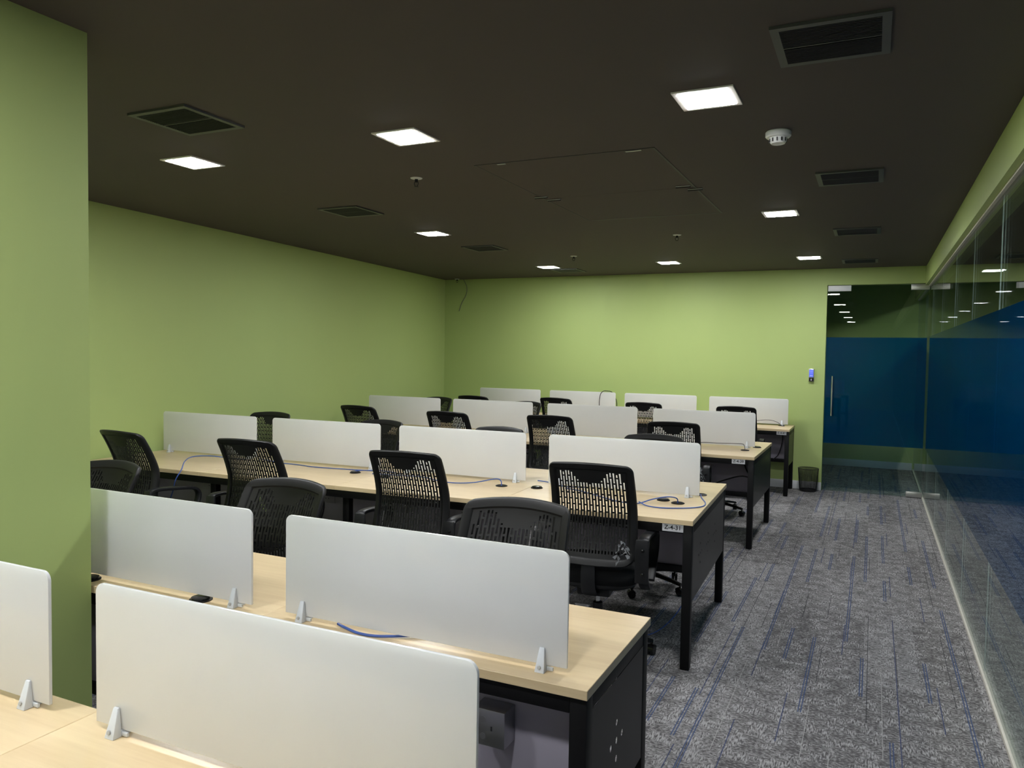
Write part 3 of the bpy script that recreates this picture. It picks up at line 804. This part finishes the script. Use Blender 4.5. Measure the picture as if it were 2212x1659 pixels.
# smoke detector
sd = thing('smoke_detector', 'white round smoke detector on the ceiling', 'smoke detector', (-.425, 3.70, ZC))
MB().lathe([(.052, 0), (.056, -.004), (.056, -.022), (.050, -.028), (.036, -.030)], 32).build('base_ring', WHITEP, sd, smooth=True)
MB().lathe([(.040, -.029), (.037, -.045), (.030, -.055), (.0001, -.058)], 32).build('sensor_dome', WHITEP, sd, smooth=True)
for k in range(12):
    a = 2 * math.pi * k / 12
    o = MB().box(-.003, .003, -.0008, .0008, -.049, -.033).build('sensor_slot', INK, sd, (.0390 * math.cos(a), .0390 * math.sin(a), 0)); o.rotation_euler.z = a + math.pi / 2
def sprinkler(x, y, label, s=1.0):
    t = thing('sprinkler', label, 'sprinkler', (x, y, ZC), 0, 'ceiling sprinklers')
    MB().lathe([(.036 * s, 0), (.034 * s, -.003), (.014 * s, -.007)], 24).build('escutcheon', WHITEP, t, smooth=True)
    MB().lathe([(.010 * s, -.004), (.010 * s, -.022), (.006 * s, -.026)], 12).build('nozzle', BLACK, t, smooth=True)
    MB().tube(bz([(-.011 * s, 0, -.02), (-.013 * s, 0, -.036), (0, 0, -.05), (.013 * s, 0, -.036), (.011 * s, 0, -.02)]), .002, 6).build('yoke', BLACK, t)
    MB().lathe([(.013 * s, -.050), (.013 * s, -.0515)], 14).build('deflector', BLACK, t)
for x, y, l in [(-2.48, 3.90, 'sprinkler head below the upper middle ceiling light'), (-2.89, 7.62, 'small sprinkler head above the far middle-left light'),
                (-1.55, 6.55, 'small sprinkler head behind the access hatch'), (-5.36, 9.52, 'tiny sprinkler head in the far left ceiling corner')]:
    sprinkler(x, y, l)

# ------------------------------------------------------------------ wall fittings and floor things
cr_t = thing('card_reader', 'wall-mounted access reader with a lit blue screen beside the glass door', 'card reader', (-.655, YB, 1.345))
MB().box(-.029, .029, -.028, 0, -.075, .075).build('reader_body', ALU, cr_t, bevel=.004)
sc_ = MB().box(-.023, .023, -.0295, -.0278, -.022, .064).build('reader_screen', SCREENBL, cr_t, bevel=.0008)
for z in (.045, .025, .0, -.01): MB().box(-.016, .016, -.0299, -.0294, z - .0015, z + .0015).build('screen_line', SCREENBL if False else PLATEW, sc_)
kp = MB().box(-.025, .025, -.0295, -.0278, -.069, -.026).build('reader_keypad', GLOSSBK, cr_t, bevel=.0008)
MB().tube(bz([(-.009, -.0300, -.048), (0, -.0300, -.042), (.009, -.0300, -.048)]), .0013, 6).build('keypad_mark', PLATEW, kp)
MB().lathe([(.007, -.0301), (.007, -.0296)], 12, (0, 0, -.056), axis='y').build('keypad_mark', PLATEW, kp)
# wire mesh bin
bn = thing('waste_bin', 'black wire mesh waste basket on the carpet by the door', 'waste bin', (-.648, 9.50, 0))
BH, BR0, BR1 = .265, .092, .112
mbn = MB()
n, mrow = 64, 30
vs = []; fs = []
for i in range(mrow + 1):
    r = BR0 + (BR1 - BR0) * i / mrow; z = .006 + (BH - .006) * i / mrow
    for k in range(n): vs.append((r * math.cos(2 * math.pi * k / n), r * math.sin(2 * math.pi * k / n), z))
for i in range(mrow):
    for k in range(n): fs.append((i * n + k, i * n + (k + 1) % n, (i + 1) * n + (k + 1) % n, (i + 1) * n + k))
mbn.add(vs, fs)
me = bpy.data.meshes.new('mesh_side'); me.from_pydata(mbn.v, [], mbn.f); me.materials.append(WIRE)
mo = obj('mesh_side', me, bn); md = mo.modifiers.new('wire', 'WIREFRAME'); md.thickness = .0030; md.use_even_offset = False
rim = MB(); ring = [(BR1 * math.cos(2 * math.pi * k / 40), BR1 * math.sin(2 * math.pi * k / 40), BH) for k in range(41)]
rim.tube(ring, .004, 8, cap=False).build('rim', WIRE, bn, smooth=True)
MB().lathe([(.0001, .002), (BR0, .002), (BR0 + .0025, .022), (BR0 - .001, .022), (BR0 - .003, .005), (.0001, .005)], 40, closed=False).build('base', WIRE, bn, smooth=True)
# cable dangling from the ceiling in the far corner
tag(MB().tube(bz([(-5.30, YB - .02, ZC), (-5.25, YB - .012, 2.47), (-5.26, YB - .012, 2.36), (-5.33, YB - .014, 2.24), (-5.37, YB - .012, 2.13)]), .004, 6).build('loose_wire', GREYC, smooth=True),
    'thin loose wire hanging down the back wall in the far left corner', 'wire')

# ------------------------------------------------------------------ cables
def cable(pts, mat, label, r=.0032, cat='cable', plug=None):
    o = MB().tube(bz(pts, 8), r, 8).build('network_cable' if mat is BLUEC else 'cable', mat, smooth=True)
    tag(o, label, cat)
    if plug:
        q = Vector(pts[plug]); s = MB().box(-.02, .02, -.006, .006, -.004, .005).build('cable_plug', CLEARP, o, tuple(q), bevel=.001)
        a, b = Vector(pts[plug]), Vector(pts[plug - 1] if plug > 0 else pts[plug + 1]); s.rotation_euler.z = math.atan2(a.y - b.y, a.x - b.x)
    return o
def cw(x, y, z=.0035): 
    p = rotp(x, y); return (XE['C'] + p[0], CY + p[1], TOPZ + z)
cable([cw(-.155, -.185, -.002), cw(-.16, -.20, .03), cw(-.205, -.25, .042), cw(-.28, -.27, .025), cw(-.35, -.31, .004), cw(-.46, -.30), cw(-.60, -.20), cw(-.75, -.09), cw(-.85, -.05)], BLUEC, 'blue network cable rising from the desk grommet behind the aisle chair')
cable([cw(-.34, -.31, .014), cw(-.285, -.35, .004), cw(-.20, -.365), cw(-.10, -.32), cw(-.035, -.26), cw(-.012, -.20), cw(-.02, -.11), cw(-.06, .02), cw(-.085, .13)], BLUEC, 'blue network cable curling round the right corner of the middle bench', plug=0)
cable([cw(-1.2255, -.145, -.001), cw(-1.235, -.135, .03), cw(-1.28, -.12, .035), cw(-1.40, -.16, .01), cw(-1.52, -.20), cw(-1.66, -.17), cw(-1.8, -.1), cw(-2.0, -.12), cw(-2.15, -.14)], BLUEC, 'blue network cable lying between the second grommet and its chair')
cable([cw(-2.28, -.145, .012), cw(-2.22, -.14, .02), cw(-2.10, -.10, .02), cw(-1.98, -.07, .006)], BLUEC, 'short blue cable at the third grommet of the middle bench')
cable([cw(-1.085, .10, .008), cw(-.99, .08, .006), cw(-.93, .03, .006), cw(-.86, .0, .004), cw(-.75, .04)], BLUEC, 'blue cable passing between the two middle screens nearest the aisle')
cable([cw(-1.0, .16, .004), cw(-.92, .19, .006), cw(-.80, .17, .004), cw(-.62, .13)], BLUEC, 'blue cable on the far side of the middle bench near the aisle', plug=0)
cable([cw(-3.16, -.05, .02), cw(-2.98, -.055, .006), cw(-2.82, -.06, .004), cw(-2.66, -.09, .004), cw(-2.5, -.085, .005), cw(-2.3, -.055, .004), cw(-2.2, -.04, .004)], BLUEC, 'blue cable lying under the middle screen third from the aisle')
p0 = cw(-3.35, -.20, .03)
cable([cw(-3.30, -.04, .005), cw(-3.42, -.05, .006), cw(-3.50, -.16, .03), cw(-3.47, -.36, .052), cw(-3.36, -.54, .05), cw(-3.28, -.645, .015), cw(-3.29, -.685, -.05), cw(-3.34, -.66, -.13), cw(-3.40, -.635, -.21), cw(-3.5, -.56, -.3)], BLUEC, 'blue cable arching off the left end of the middle bench', r=.0036)
cable([(-1.40, 1.80, .756), (-1.36, 1.785, .755), (-1.30, 1.768, .755), (-1.24, 1.775, .755), (-1.17, 1.81, .756), (-1.1, 1.86, .756)], BLUEC, 'blue cable peeking under the near screen above the power box', r=.004)
cable([(-.974, 6.776, .752), (-.985, 6.80, .79), (-1.02, 6.82, .80), (-1.2, 6.80, .795), (-1.35, 6.83, .79), (-1.5, 6.86, .76)], GREYC, 'grey cable running from the aisle grommet of the bench past the middle one')
cable([(-.949, 9.40, .752), (-.99, 9.38, .79), (-1.08, 9.36, .815), (-1.22, 9.37, .80), (-1.35, 9.40, .755)], GREYC, 'grey cable arching over the back wall bench beside the glass door')
cable([(-3.17, 9.42, .76), (-3.18, 9.41, .90), (-3.17, 9.405, 1.02), (-3.14, 9.42, 1.072), (-3.09, 9.447, 1.078), (-3.03, 9.475, 1.06), (-2.97, 9.47, .95), (-2.965, 9.47, .80), (-2.98, 9.48, .756)], BLACKC, 'black cable looped over a screen at the back wall', r=.005)
# drooping cables under the benches
cable([(-.99, 6.90, .70), (-.98, 6.86, .60), (-.92, 6.80, .52), (-.87, 6.78, .50)], BLACKC, 'black cable drooping under the aisle end of the far bench', r=.006)
cable([(-1.30, 6.86, .40), (-1.15, 6.84, .47), (-1.0, 6.82, .52), (-.88, 6.80, .50)], BLACKC, 'black cable sagging toward the end panel of the far bench', r=.006)
cable([(-.93, 9.40, .70), (-.935, 9.38, .55), (-.97, 9.36, .42), (-1.02, 9.36, .36)], BLACKC, 'black cable hanging below the back wall bench near the waste basket', r=.006)
cable([(-1.35, 4.1, .01), (-1.2, 4.05, .006), (-1.05, 4.1, .03), (-.95, 4.2, .12), (-.9, 4.28, .25), (-.89, 4.32, .40)], BLUEC, 'blue cable on the carpet under the aisle end of the middle bench')

# ------------------------------------------------------------------ corridor beyond the glass
tl = thing('corridor_light', 'corridor ceiling light behind the blue film at the right edge', 'ceiling light', (1.5, 3.7, ZC))
obj('lamp_frame', lframe_me, tl); obj('lamp_diffuser', ldiff_me, tl)
tl = thing('corridor_light', 'bright ceiling light seen through the top of the glass wall at the far right', 'ceiling light', (1.2, 10.3, ZC))
obj('lamp_frame', lframe_me, tl); obj('lamp_diffuser', ldiff_me, tl)
